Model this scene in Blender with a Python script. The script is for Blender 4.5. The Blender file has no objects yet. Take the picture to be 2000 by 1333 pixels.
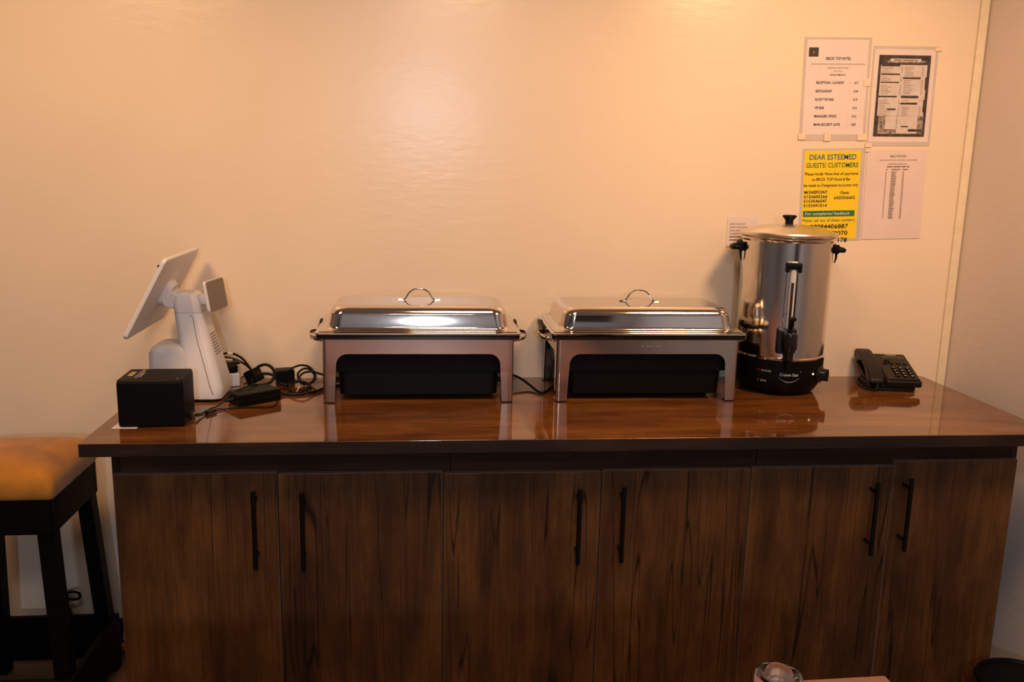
import bpy, bmesh, math, random
from mathutils import Vector, Matrix
random.seed(4)
S = bpy.context.scene
COL = S.collection
PI = math.pi

# ------------------------------------------------------------------ camera
CAM_POS = (0.7848, -2.8013, 1.5818)
PITCH, YAW, ROLL, FPX = 0.1961, 0.1043, -0.0217, 1702.0
cd = bpy.data.cameras.new('camera'); cam = bpy.data.objects.new('camera', cd); COL.objects.link(cam)
fwd = Vector((math.sin(YAW)*math.cos(PITCH), math.cos(YAW)*math.cos(PITCH), -math.sin(PITCH)))
rgt = Vector((math.cos(YAW), -math.sin(YAW), 0)); dwn = -rgt.cross(fwd)
r2 = math.cos(ROLL)*rgt + math.sin(ROLL)*dwn; d2 = -math.sin(ROLL)*rgt + math.cos(ROLL)*dwn
M = Matrix((r2, -d2, -fwd)).transposed().to_4x4(); M.translation = CAM_POS
cam.matrix_world = M
cd.sensor_fit = 'HORIZONTAL'; cd.sensor_width = 36.0; cd.lens = 36.0*FPX/2000.0
cd.clip_start = 0.05
S.camera = cam

# ------------------------------------------------------------------ world, lights, exposure
w = bpy.data.worlds.new('world'); S.world = w; w.use_nodes = True
w.node_tree.nodes['Background'].inputs[0].default_value = (0.05, 0.045, 0.05, 1)
w.node_tree.nodes['Background'].inputs[1].default_value = 0.2
S.view_settings.view_transform = 'Standard'; S.view_settings.look = 'None'
S.view_settings.gamma = 1.0; S.view_settings.use_curve_mapping = False
S.view_settings.exposure = 0.08

ROOM_Y, ROOM_XL, ROOM_XR, ROOM_H = -5.2, -2.4, 2.603, 2.75
# track spotlights: x, y, z of the lens, aim point, watts
SPOTS = [((-0.35, -1.30, 2.60), (-0.30, 0.0, 1.22), 88.0), ((0.95, -1.30, 2.60), (0.95, 0.0, 1.22), 56.0), ((2.05, -1.30, 2.60), (2.05, 0.0, 1.22), 112.0)]
WARM = (1.0, 0.56, 0.265)
for p, aim, e in SPOTS:
    ld = bpy.data.lights.new('track_spot_light', 'SPOT'); ld.energy = e; ld.color = WARM; ld.shadow_soft_size = 0.22
    ld.spot_size = math.radians(104); ld.spot_blend = 1.0
    lo = bpy.data.objects.new('track_spot_light', ld); COL.objects.link(lo); lo.location = p
    lo.rotation_euler = (Vector(aim)-Vector(p)).to_track_quat('-Z', 'Y').to_euler()
# cool wall lamp on the wall behind the camera
WALL_LAMP = (0.82, ROOM_Y+0.10, 2.02)
ld = bpy.data.lights.new('cool_wall_light', 'AREA'); ld.shape = 'DISK'; ld.size = 0.2; ld.energy = 22.0; ld.color = (0.78, 0.86, 1.0)
lo = bpy.data.objects.new('cool_wall_light', ld); COL.objects.link(lo); lo.location = (WALL_LAMP[0], ROOM_Y+0.105, WALL_LAMP[2]); lo.rotation_euler = (PI/2, 0, 0)
# unseen neutral ceiling panel, added to light the front wall and floor
PANEL = (0.85, -3.35)
ld = bpy.data.lights.new('ceiling_panel_light', 'AREA'); ld.shape = 'SQUARE'; ld.size = 0.56; ld.energy = 20.0; ld.color = (1.0, 0.90, 0.86)
lo = bpy.data.objects.new('ceiling_panel_light', ld); COL.objects.link(lo); lo.location = (PANEL[0], PANEL[1], ROOM_H-0.035)
S.cycles.caustics_reflective = False; S.cycles.caustics_refractive = False

# ------------------------------------------------------------------ materials
def lin(r, g, b):
    f = lambda c: c/12.92 if c <= .04045 else ((c+.055)/1.055)**2.4
    return (f(r/255), f(g/255), f(b/255), 1)
def new_mat(name):
    m = bpy.data.materials.new(name); m.use_nodes = True
    return m, m.node_tree.nodes, m.node_tree.links, m.node_tree.nodes['Principled BSDF']
def simple(name, col, rough=.5, metal=0, noise=.06, scale=40, bump=0, spec=.5, coat=0, emit=None, trans=0, aniso=None, detail=3):
    m, N, Lk, b = new_mat(name)
    c = col if len(col) == 4 else (*col, 1)
    tc = N.new('ShaderNodeTexCoord'); mp = N.new('ShaderNodeMapping'); Lk.new(tc.outputs['Object'], mp.inputs[0])
    if aniso: mp.inputs['Scale'].default_value = aniso
    nz = N.new('ShaderNodeTexNoise'); nz.inputs['Scale'].default_value = scale; nz.inputs['Detail'].default_value = detail
    Lk.new(mp.outputs[0], nz.inputs['Vector'])
    rp = N.new('ShaderNodeValToRGB'); rp.color_ramp.elements[0].position = .3; rp.color_ramp.elements[1].position = .7
    rp.color_ramp.elements[0].color = tuple(max(0, x*(1-noise)) for x in c[:3])+(1,)
    rp.color_ramp.elements[1].color = tuple(min(1, x*(1+noise)) for x in c[:3])+(1,)
    Lk.new(nz.outputs['Fac'], rp.inputs[0]); Lk.new(rp.outputs[0], b.inputs['Base Color'])
    b.inputs['Roughness'].default_value = rough; b.inputs['Metallic'].default_value = metal
    b.inputs['Specular IOR Level'].default_value = spec; b.inputs['Coat Weight'].default_value = coat
    b.inputs['Transmission Weight'].default_value = trans
    if emit: b.inputs['Emission Color'].default_value = (*emit[0], 1); b.inputs['Emission Strength'].default_value = emit[1]
    if bump:
        bp = N.new('ShaderNodeBump'); bp.inputs['Strength'].default_value = bump; bp.inputs['Distance'].default_value = .002
        Lk.new(nz.outputs['Fac'], bp.inputs['Height']); Lk.new(bp.outputs[0], b.inputs['Normal'])
    return m
def wood(name, dark, mid, light, rough, along, coat=0, streak=1.0, crack=0.5, bump=.04, spec=.5):
    """wood print; along = index of the grain axis"""
    m, N, Lk, b = new_mat(name)
    tc = N.new('ShaderNodeTexCoord'); oi = N.new('ShaderNodeObjectInfo')
    vm = N.new('ShaderNodeVectorMath'); vm.operation = 'MULTIPLY_ADD'
    Lk.new(oi.outputs['Random'], vm.inputs[0]); vm.inputs[1].default_value = (7.1, 3.3, 5.7); Lk.new(tc.outputs['Object'], vm.inputs[2])
    def noise(sc_cross, sc_along, detail, dist=0, ro=.6):
        mp = N.new('ShaderNodeMapping'); s = [sc_cross]*3; s[along] = sc_along; mp.inputs['Scale'].default_value = s
        Lk.new(vm.outputs[0], mp.inputs[0])
        n = N.new('ShaderNodeTexNoise'); n.inputs['Scale'].default_value = 1; n.inputs['Detail'].default_value = detail
        n.inputs['Distortion'].default_value = dist; n.inputs['Roughness'].default_value = ro
        Lk.new(mp.outputs[0], n.inputs['Vector']); return n
    def ramp(src, stops):
        r = N.new('ShaderNodeValToRGB'); e = r.color_ramp.elements
        while len(e) < len(stops): e.new(.5)
        for k, (p, c) in enumerate(stops): e[k].position = p; e[k].color = c if len(c) == 4 else (*c, 1)
        Lk.new(src, r.inputs[0]); return r
    def mix(kind, f, a, bb):
        x = N.new('ShaderNodeMix'); x.data_type = 'RGBA'; x.blend_type = kind
        if isinstance(f, (int, float)): x.inputs[0].default_value = f
        else: Lk.new(f, x.inputs[0])
        Lk.new(a, x.inputs[6]); Lk.new(bb, x.inputs[7]); return x.outputs[2]
    n1 = noise(9, 1.6, 5, .6); base = ramp(n1.outputs['Fac'], [(.3, dark), (.5, mid), (.72, light)])
    n2 = noise(160, 3.5, 4, .2); fine = ramp(n2.outputs['Fac'], [(.3, (.55, .55, .55)), (.65, (1.1, 1.1, 1.1))])
    c1 = mix('MULTIPLY', .75*streak, base.outputs[0], fine.outputs[0])
    n3 = noise(24, .8, 2, .5, .4); cr = ramp(n3.outputs['Fac'], [(.470, (1, 1, 1)), (.485, (.12, .11, .10)), (.500, (1, 1, 1))])
    n4 = noise(3, 1.4, 2); ms = ramp(n4.outputs['Fac'], [(.36, (0, 0, 0)), (.48, (crack, crack, crack))])
    c2 = mix('MULTIPLY', ms.outputs[0], c1, cr.outputs[0])
    n5 = noise(14, 6, 4); bl = ramp(n5.outputs['Fac'], [(.3, (.55, .52, .50)), (.7, (1.25, 1.2, 1.12))])
    c3 = mix('MULTIPLY', .8, c2, bl.outputs[0])
    Lk.new(c3, b.inputs['Base Color'])
    b.inputs['Roughness'].default_value = rough; b.inputs['Coat Weight'].default_value = coat; b.inputs['Coat Roughness'].default_value = .05
    bp = N.new('ShaderNodeBump'); b.inputs['Specular IOR Level'].default_value = spec; bp.inputs['Strength'].default_value = bump; bp.inputs['Distance'].default_value = .001
    Lk.new(n2.outputs['Fac'], bp.inputs['Height']); Lk.new(bp.outputs[0], b.inputs['Normal'])
    return m
def painted(name, col, rough, spec, bump, sc=(3, 3, 9)):
    m, N, Lk, b = new_mat(name)
    tc = N.new('ShaderNodeTexCoord')
    def nz(scale, mscale, detail):
        mp = N.new('ShaderNodeMapping'); mp.inputs['Scale'].default_value = mscale; Lk.new(tc.outputs['Object'], mp.inputs[0])
        n = N.new('ShaderNodeTexNoise'); n.inputs['Scale'].default_value = scale; n.inputs['Detail'].default_value = detail
        Lk.new(mp.outputs[0], n.inputs['Vector']); return n
    big = nz(1.3, (1, 1, 1), 4)
    rp = N.new('ShaderNodeValToRGB'); rp.color_ramp.elements[0].position = .3; rp.color_ramp.elements[1].position = .7
    rp.color_ramp.elements[0].color = tuple(x*.95 for x in col[:3])+(1,); rp.color_ramp.elements[1].color = tuple(min(1, x*1.04) for x in col[:3])+(1,)
    Lk.new(big.outputs['Fac'], rp.inputs[0]); Lk.new(rp.outputs[0], b.inputs['Base Color'])
    b.inputs['Roughness'].default_value = rough; b.inputs['Specular IOR Level'].default_value = spec
    s1 = nz(5, sc, 5)
    bp = N.new('ShaderNodeBump'); bp.inputs['Strength'].default_value = bump; bp.inputs['Distance'].default_value = .004
    Lk.new(s1.outputs['Fac'], bp.inputs['Height']); Lk.new(bp.outputs[0], b.inputs['Normal'])
    return m

MT = {}
MT['wall'] = painted('cream_gloss_paint', (.80, .68, .54), .26, .5, .16)
MT['wall_r'] = painted('grey_paint', (.74, .66, .62), .6, .25, .2)
MT['white_wall'] = painted('pale_paint', (.66, .68, .74), .7, .2, .1)
MT['ceil'] = painted('ceiling_paint', (.45, .44, .43), .8, .2, .1)
MT['floor'] = simple('floor_tile', (.16, .085, .05), .3, noise=.2, scale=6)
MT['trim'] = simple('cream_trim', (.80, .70, .52), .4)
MT['base'] = simple('dark_skirting', (.03, .025, .022), .4)
MT['top'] = wood('walnut_worktop', (.085, .030, .008), (.165, .063, .016), (.26, .108, .028), .06, 0, .3, .8, .5, bump=0)
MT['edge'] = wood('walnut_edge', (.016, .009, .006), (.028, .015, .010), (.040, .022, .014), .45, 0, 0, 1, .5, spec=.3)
MT['door'] = wood('walnut_door', (.048, .020, .0072), (.098, .041, .0135), (.170, .073, .021), .45, 2, 0, .9, 1.0, spec=.25)
MT['band'] = simple('edge_banding', (.15, .095, .07), .5)
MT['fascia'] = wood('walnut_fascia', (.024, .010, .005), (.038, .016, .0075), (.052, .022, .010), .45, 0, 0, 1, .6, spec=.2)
MT['handle'] = simple('black_powder_metal', (.003, .003, .003), .38, spec=.22, noise=.1)
MT['steel'] = simple('polished_steel', (.72, .67, .62), .065, 1, noise=.04, scale=6, bump=.02)
MT['steel_body'] = simple('brushed_steel', (.66, .61, .56), .14, 1, noise=.05, scale=60, aniso=(8, 8, .25), bump=.012)
MT['steel_lid'] = simple('satin_steel', (.72, .66, .58), .30, 1, noise=.04, scale=30)
MT['steel_panel'] = simple('worn_steel', (.62, .52, .44), .17, 1, noise=.07, scale=7, bump=.03)  # warm reflection of the table put into the steel tint
MT['black'] = simple('black_plastic', (.003, .003, .003), .45, spec=.12, noise=.1)
MT['black_gloss'] = simple('glossy_black_plastic', (.007, .007, .008), .2, noise=.1)
MT['black_soft'] = simple('black_rubber', (.005, .005, .005), .55, spec=.22, noise=.15)
MT['phone'] = simple('charcoal_phone_plastic', (.009, .007, .006), .42, spec=.25, noise=.08, bump=.02, scale=300)
MT['phone_panel'] = simple('phone_panel', (.015, .011, .008), .45, spec=.25)
MT['white'] = simple('white_plastic', (.72, .72, .76), .38, noise=.02)
MT['white2'] = simple('white_plastic_satin', (.66, .66, .70), .45, noise=.02)
MT['disp'] = simple('grey_brown_screen', (.16, .13, .11), .22)
MT['screen'] = simple('dark_screen', (.01, .01, .012), .1)
MT['seam'] = simple('seam_grey', (.16, .15, .16), .6)
MT['red_led'] = simple('red_indicator', (.08, .006, .004), .3)
MT['glow_led'] = simple('lit_indicator', (.8, .7, .5), .3, emit=((1, .8, .5), 1.2))
MT['grey_print'] = simple('grey_print', (.30, .29, .29), .5)
MT['white_print'] = simple('white_print', (.7, .7, .68), .5)
MT['paper'] = simple('white_paper', (.72, .63, .62), .65, noise=.02, scale=14)
MT['pink_paper'] = simple('pale_paper', (.72, .60, .58), .7, noise=.04, scale=9)
MT['sleeve'] = simple('plastic_sleeve', (.56, .50, .48), .25, noise=.06, scale=12)
MT['tape'] = simple('clear_tape', (.80, .66, .48), .3)
MT['yellow'] = simple('yellow_paper', (.86, .62, .008), .6, noise=.03, scale=15)
MT['ink'] = simple('black_ink', (.03, .025, .025), .6)
MT['ink2'] = simple('faded_ink', (.22, .17, .16), .6)
MT['ink3'] = simple('pale_ink', (.46, .38, .36), .6)
MT['blue'] = simple('blue_ink', (.01, .13, .26), .6)
MT['green'] = simple('green_ink', (.015, .17, .035), .6)
MT['dgreen'] = simple('dark_green_ink', (.05, .16, .03), .6)
MT['photo_dark'] = simple('print_dark', (.045, .035, .03), .5, noise=.7, scale=55, detail=5)
MT['photo_mid'] = simple('print_mid', (.26, .22, .20), .5, noise=.8, scale=90, detail=6)
MT['photo_light'] = simple('print_light', (.60, .54, .53), .5, noise=.08, scale=30)
MT['velvet'] = simple('mustard_velvet', (.37, .150, .008), .8, noise=.35, scale=9, bump=.25, detail=5)
MT['velvet'].node_tree.nodes['Principled BSDF'].inputs['Sheen Weight'].default_value = .25
MT['stoolwood'] = simple('black_stained_wood', (.0025, .002, .0017), .5, spec=.10, noise=.3, scale=20)
MT['gold'] = simple('gold_print', (.5, .36, .12), .35, .6)
MT['salmon'] = simple('salmon_laminate', (.66, .25, .13), .5, noise=.05)
MT['table_leg'] = simple('dark_table_leg', (.03, .02, .015), .5)
MT['orange'] = simple('orange_wrapper', (.45, .12, .03), .5)
MT['lampwhite'] = simple('lamp_housing', (.8, .8, .78), .5)
MT['lamp'] = simple('lit_lamp_diffuser', (.9, .85, .75), .5, emit=(WARM, 6))
MT['pane'] = simple('bright_window_pane', (.8, .85, .9), .4, emit=((.9, .9, .95), 2.0))  # glowing diffuser of the wall lamp and the added ceiling panel
MT['navy'] = simple('navy_fabric', (.008, .009, .02), .7)
MT['water'] = simple('gauge_dark_column', (.02, .015, .02), .3)
g, N_, L_, b_ = new_mat('clear_glass'); MT['glass'] = g
b_.inputs['Transmission Weight'].default_value = 1; b_.inputs['Roughness'].default_value = .03; b_.inputs['IOR'].default_value = 1.45
b_.inputs['Base Color'].default_value = (.95, .95, .96, 1)
MT['tube'] = simple('milky_gauge_tube', (.55, .54, .55), .15)

# ------------------------------------------------------------------ mesh helpers
def mesh_obj(name, bm, mat, parent=None, smooth=True, loc=None, rot=None, angle=35):
    bmesh.ops.recalc_face_normals(bm, faces=bm.faces)
    me = bpy.data.meshes.new(name); bm.to_mesh(me); bm.free()
    mats = mat if isinstance(mat, (list, tuple)) else [mat]
    for k in mats: me.materials.append(MT[k])
    if smooth:
        me.polygons.foreach_set('use_smooth', [True]*len(me.polygons))
        me.set_sharp_from_angle(angle=math.radians(angle))
    o = bpy.data.objects.new(name, me); COL.objects.link(o)
    if smooth: o.modifiers.new('weighted_normals', 'WEIGHTED_NORMAL').keep_sharp = True
    if parent: o.parent = parent
    if loc: o.location = loc
    if rot: o.rotation_euler = rot
    return o
def tag(o, label, cat, group=None):
    o['label'] = label; o['category'] = cat
    if group: o['group'] = group
    return o
def thing(name, label, cat, loc=(0, 0, 0), rotz=0, group=None):
    o = bpy.data.objects.new(name, None); COL.objects.link(o); o.empty_display_size = .05
    o.location = loc; o.rotation_euler = (0, 0, rotz)
    return tag(o, label, cat, group)
def struct(o): o['kind'] = 'structure'; return o
def box(bm, x0, x1, y0, y1, z0, z1, bev=0, seg=2, mi=0, mat4=None):
    b = bmesh.new() if bev else bm
    r = bmesh.ops.create_cube(b, size=1)
    sx, sy, sz = x1-x0, y1-y0, z1-z0
    for v in r['verts']: v.co = Vector(((v.co.x+.5)*sx+x0, (v.co.y+.5)*sy+y0, (v.co.z+.5)*sz+z0))
    if bev:
        bmesh.ops.bevel(b, geom=list(b.edges), offset=bev, segments=seg, profile=.5, affect='EDGES')
        merge(bm, b, mat4, mi)
    elif mat4:
        bmesh.ops.transform(bm, matrix=mat4, verts=r['verts'])
def merge(bm, b, mat4=None, mi=0):
    mp = {}
    for v in b.verts: mp[v] = bm.verts.new(mat4 @ v.co if mat4 else v.co)
    for f in b.faces:
        try: nf = bm.faces.new([mp[v] for v in f.verts]); nf.material_index = mi or f.material_index
        except ValueError: pass
    b.free()
def bx(x0, x1, y0, y1, z0, z1, bev=0, seg=2):
    bm = bmesh.new(); box(bm, x0, x1, y0, y1, z0, z1, bev, seg); return bm
def lathe(prof, n=64, bm=None, axis='z', mat4=None):
    bm = bm or bmesh.new(); rings = []
    for r, z in prof:
        if r < 1e-6: rings.append([bm.verts.new((0, 0, z))])
        else: rings.append([bm.verts.new((r*math.cos(2*PI*k/n), r*math.sin(2*PI*k/n), z)) for k in range(n)])
    for a, b in zip(rings, rings[1:]):
        for k in range(n):
            k2 = (k+1) % n
            if len(a) == 1 and len(b) == 1: continue
            if len(a) == 1: bm.faces.new((a[0], b[k], b[k2]))
            elif len(b) == 1: bm.faces.new((a[k], a[k2], b[0]))
            else: bm.faces.new((a[k], a[k2], b[k2], b[k]))
    for ring in (rings[0], rings[-1]):
        if len(ring) > 2: bm.faces.new(ring)
    if mat4:
        vs = [v for r in rings for v in r]; bmesh.ops.transform(bm, matrix=mat4, verts=vs)
    return bm
def spline(pts, sub=8, closed=False):
    P = [Vector(p) for p in pts]; n = len(P); out = []
    rng = range(n) if closed else range(n-1)
    for i in rng:
        p1, p2 = P[i], P[(i+1) % n]
        p0 = P[i-1] if (i > 0 or closed) else p1*2-p2
        p3 = P[(i+2) % n] if (i+2 < n or closed) else p2*2-p1
        for k in range(sub):
            t = k/sub
            out.append(.5*((2*p1)+(p2-p0)*t+(2*p0-5*p1+4*p2-p3)*t*t+(3*p1-p0-3*p2+p3)*t**3))
    if not closed: out.append(P[-1])
    return out
def tube(pts, r, n=8, bm=None, closed=False, sub=8, smooth=True, ry=None):
    bm = bm or bmesh.new(); P = spline(pts, sub, closed) if smooth else [Vector(p) for p in pts]
    rings = []; up = None; m = len(P)
    for i, p in enumerate(P):
        t = (P[(i+1) % m]-P[i-1]) if (closed or 0 < i < m-1) else (P[1]-P[0] if i == 0 else P[-1]-P[-2])
        t.normalize()
        if up is None:
            up = Vector((0, 0, 1)) if abs(t.z) < .9 else Vector((0, 1, 0))
        a = t.cross(up)
        if a.length < 1e-5: a = t.cross(Vector((1, 0, 0)))
        a.normalize(); b = a.cross(t).normalized(); up = b
        rr = r[min(i*len(r)//m, len(r)-1)] if isinstance(r, (list, tuple)) else r
        rings.append([bm.verts.new(p+a*math.cos(2*PI*k/n)*rr+b*math.sin(2*PI*k/n)*(ry or rr)) for k in range(n)])
    prs = list(zip(rings, rings[1:]))+([(rings[-1], rings[0])] if closed else [])
    for a, b in prs:
        for k in range(n): bm.faces.new((a[k], a[(k+1) % n], b[(k+1) % n], b[k]))
    if not closed: bm.faces.new(rings[0]); bm.faces.new(rings[-1])
    return bm
def prism(poly, d0, d1, plane='xz', bev=0, seg=2):
    """polygon (list of 2d points) extruded; plane xz: extrude along y; yz: along x; xy: along z"""
    bm = bmesh.new()
    def mk(p, d): return (p[0], d, p[1]) if plane == 'xz' else ((d, p[0], p[1]) if plane == 'yz' else (p[0], p[1], d))
    a = [bm.verts.new(mk(p, d0)) for p in poly]; b = [bm.verts.new(mk(p, d1)) for p in poly]
    bm.faces.new(a); bm.faces.new(b[::-1]); n = len(poly)
    for k in range(n): bm.faces.new((a[k], a[(k+1) % n], b[(k+1) % n], b[k]))
    bmesh.ops.recalc_face_normals(bm, faces=bm.faces)
    if bev:
        ed = [e for e in bm.edges if len(e.link_faces) == 2 and e.calc_face_angle(0) > .5]
        bmesh.ops.bevel(bm, geom=ed, offset=bev, segments=seg, profile=.5, affect='EDGES')
    return bm
def rrect(hx, hy, r, n=6):
    out = []; r = min(r, hx, hy)
    for cx, cy, a0 in ((hx-r, hy-r, 0), (-hx+r, hy-r, PI/2), (-hx+r, -hy+r, PI), (hx-r, -hy+r, 1.5*PI)):
        for k in range(n+1): a = a0+PI/2*k/n; out.append((cx+r*math.cos(a), cy+r*math.sin(a)))
    return out
def loft(levels, n=6, cap0=True, cap1=True, offs=None):
    """levels: (hx, hy, r, z[, ox, oy])"""
    bm = bmesh.new(); rings = []
    for L in levels:
        ox, oy = (L[4], L[5]) if len(L) > 4 else (0, 0)
        rings.append([bm.verts.new((x+ox, y+oy, L[3])) for x, y in rrect(L[0], L[1], L[2], n)])
    for a, b in zip(rings, rings[1:]):
        m = len(a)
        for k in range(m): bm.faces.new((a[k], a[(k+1) % m], b[(k+1) % m], b[k]))
    if cap0: bm.faces.new(rings[0])
    if cap1: bm.faces.new(rings[-1])
    return bm
def xform(bm, mat4): bmesh.ops.transform(bm, matrix=mat4, verts=bm.verts); return bm
def frame3(o, xa, ya, za):
    m = Matrix((xa, ya, za)).transposed().to_4x4(); m.translation = o; return m
def text_bm(s, size, align='LEFT', bold=0, shear=0, width=None):
    cu = bpy.data.curves.new('t', 'FONT'); cu.body = s; cu.size = size; cu.align_x = align; cu.offset = bold*size; cu.shear = shear
    cu.resolution_u = 2
    ob = bpy.data.objects.new('t', cu); COL.objects.link(ob)
    dg = bpy.context.evaluated_depsgraph_get(); me = bpy.data.meshes.new_from_object(ob.evaluated_get(dg))
    bm = bmesh.new(); bm.from_mesh(me)
    bpy.data.objects.remove(ob); bpy.data.curves.remove(cu); bpy.data.meshes.remove(me)
    if width and bm.verts:
        xs = [v.co.x for v in bm.verts]; cur = max(xs)-min(xs)
        for v in bm.verts: v.co.x *= width/max(cur, 1e-6)
    return bm
def lettering(parent, s, x, z, size, mat='ink', align='LEFT', bold=.0, width=None, y=-.0012):
    """flat print on a sheet that stands in the local xz plane and faces -y"""
    bm = text_bm(s, size, align, bold, width=width)
    xform(bm, Matrix(((1, 0, 0, x), (0, 0, -1, y), (0, 1, 0, z), (0, 0, 0, 1))))
    return mesh_obj('lettering', bm, mat, parent, smooth=False)
def bars(parent, name, rects, mat, y=-.0011):
    bm = bmesh.new()
    for x0, x1, z0, z1 in rects:
        bm.faces.new([bm.verts.new(p) for p in ((x0, y, z0), (x1, y, z0), (x1, y, z1), (x0, y, z1))])
    o = mesh_obj(name, bm, mat, parent, smooth=False)
    if len(rects) > 40: o['kind'] = 'stuff'
    return o

def illegible(parent, xc, z, width, height, mat='ink3', y=-.0012, left=False):
    """a line of print too small to read: word-long dashes"""
    x = xc if left else xc-width/2; end = x+width; rc = []
    while x < end-.002:
        n = min(random.uniform(1.5, 4.0)*height*1.6, end-x); rc.append((x, x+n, z, z+height*.62)); x += n+height*.5
    o = bars(parent, 'small_print', rc, mat, y); o['kind'] = 'stuff'; return o

# ------------------------------------------------------------------ the room
T = .1
struct(mesh_obj('floor', bx(ROOM_XL-T, ROOM_XR+T, ROOM_Y-T, T, -.1, 0), 'floor', smooth=False))
struct(mesh_obj('ceiling', bx(ROOM_XL-T, ROOM_XR+T, ROOM_Y-T, T, ROOM_H, ROOM_H+.1), 'ceil', smooth=False))
struct(mesh_obj('wall_back', bx(ROOM_XL-T, ROOM_XR+T, 0, T, 0, ROOM_H), 'wall', smooth=False))
struct(mesh_obj('wall_left', bx(ROOM_XL-T, ROOM_XL, ROOM_Y-T, 0, 0, ROOM_H), 'ceil', smooth=False))
struct(mesh_obj('wall_right', bx(ROOM_XR, ROOM_XR+T, ROOM_Y-T, 0, 0, ROOM_H), 'wall_r', smooth=False))
struct(mesh_obj('wall_front', bx(ROOM_XL, ROOM_XR, ROOM_Y-T, ROOM_Y, 0, ROOM_H), 'white_wall', smooth=False))
dd = struct(mesh_obj('door_1', bx(1.62, 2.42, ROOM_Y, ROOM_Y+.04, 0, 2.05, .003), 'base'))  # unseen dark door, added to give the steel a dark stripe to reflect
mesh_obj('door_handle', tube([(1.70, ROOM_Y+.04, 1.0), (1.70, ROOM_Y+.09, 1.0), (1.80, ROOM_Y+.09, 1.0)], .009, 10, smooth=False), 'steel', dd)
struct(mesh_obj('baseboard_back', bx(ROOM_XL, ROOM_XR, -.014, 0, 0, .075, .003), 'base'))
# square corner strip where the cream wall meets the grey one
tr = bmesh.new(); box(tr, 2.570, 2.5985, -.012, 0, 0, ROOM_H, .003)
struct(mesh_obj('trim_1', tr, 'trim'))

t = thing('lighting_track', 'slim white lighting track fixed under the ceiling', 'track', (.9, -1.20, ROOM_H))
mesh_obj('rail', bx(-1.5, 1.5, -.018, .018, -.032, 0, .003), 'lampwhite', t)
mesh_obj('power_feed', bx(-1.58, -1.48, -.022, .022, -.036, 0, .004), 'lampwhite', t)
for i, (p, aim, e) in enumerate(SPOTS):
    t = thing('track_spotlight', 'white track spotlight aimed at the wall above the '+['payment terminal', 'gap between the chafing dishes', 'water urn'][i], 'spotlight', (p[0], -1.20, ROOM_H-.033), 0, 'track spotlights')
    q = (Vector(aim)-Vector(p)).to_track_quat('Z', 'Y').to_matrix().to_4x4(); q.translation = Vector(p)-Vector((p[0], -1.20, ROOM_H-.033))
    mesh_obj('stem', tube([(0, 0, 0), (0, 0, -.02), q @ Vector((0, 0, -.10))], .010, 12, smooth=False), 'lampwhite', t)
    mesh_obj('lamp_head', xform(lathe([(0, -.13), (.06, -.13), (.085, -.11), (.105, -.05), (.108, -.03), (.100, -.03), (.08, -.10), (0, -.11)], 32), q), 'lampwhite', t)
    mesh_obj('lens', xform(lathe([(0, -.042), (.098, -.042), (.098, -.036), (0, -.034)], 32), q), 'lamp', t)
t = thing('ceiling_panel', 'square white ceiling light panel behind the camera', 'lamp', (PANEL[0], PANEL[1], ROOM_H))
pf = bmesh.new()
for q in ((-.30, .30, -.30, -.28), (-.30, .30, .28, .30), (-.30, -.28, -.28, .28), (.28, .30, -.28, .28)): box(pf, *q, -.03, 0)
mesh_obj('frame', pf, 'lampwhite', t, smooth=False)
mesh_obj('diffuser', bx(-.28, .28, -.28, .28, -.022, -.002), 'pane', t, smooth=False)
t = thing('wall_lamp', 'round cool white bulkhead lamp on the wall behind the camera', 'lamp', (WALL_LAMP[0], ROOM_Y, WALL_LAMP[2]))
mesh_obj('back_plate', xform(lathe([(0, 0), (.12, 0), (.12, .02), (.11, .026), (0, .026)], 36), Matrix.Rotation(-PI/2, 4, 'X')), 'lampwhite', t)
mesh_obj('diffuser', xform(lathe([(.105, .026), (.10, .06), (.07, .085), (0, .095)], 36), Matrix.Rotation(-PI/2, 4, 'X')), 'pane', t)

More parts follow.
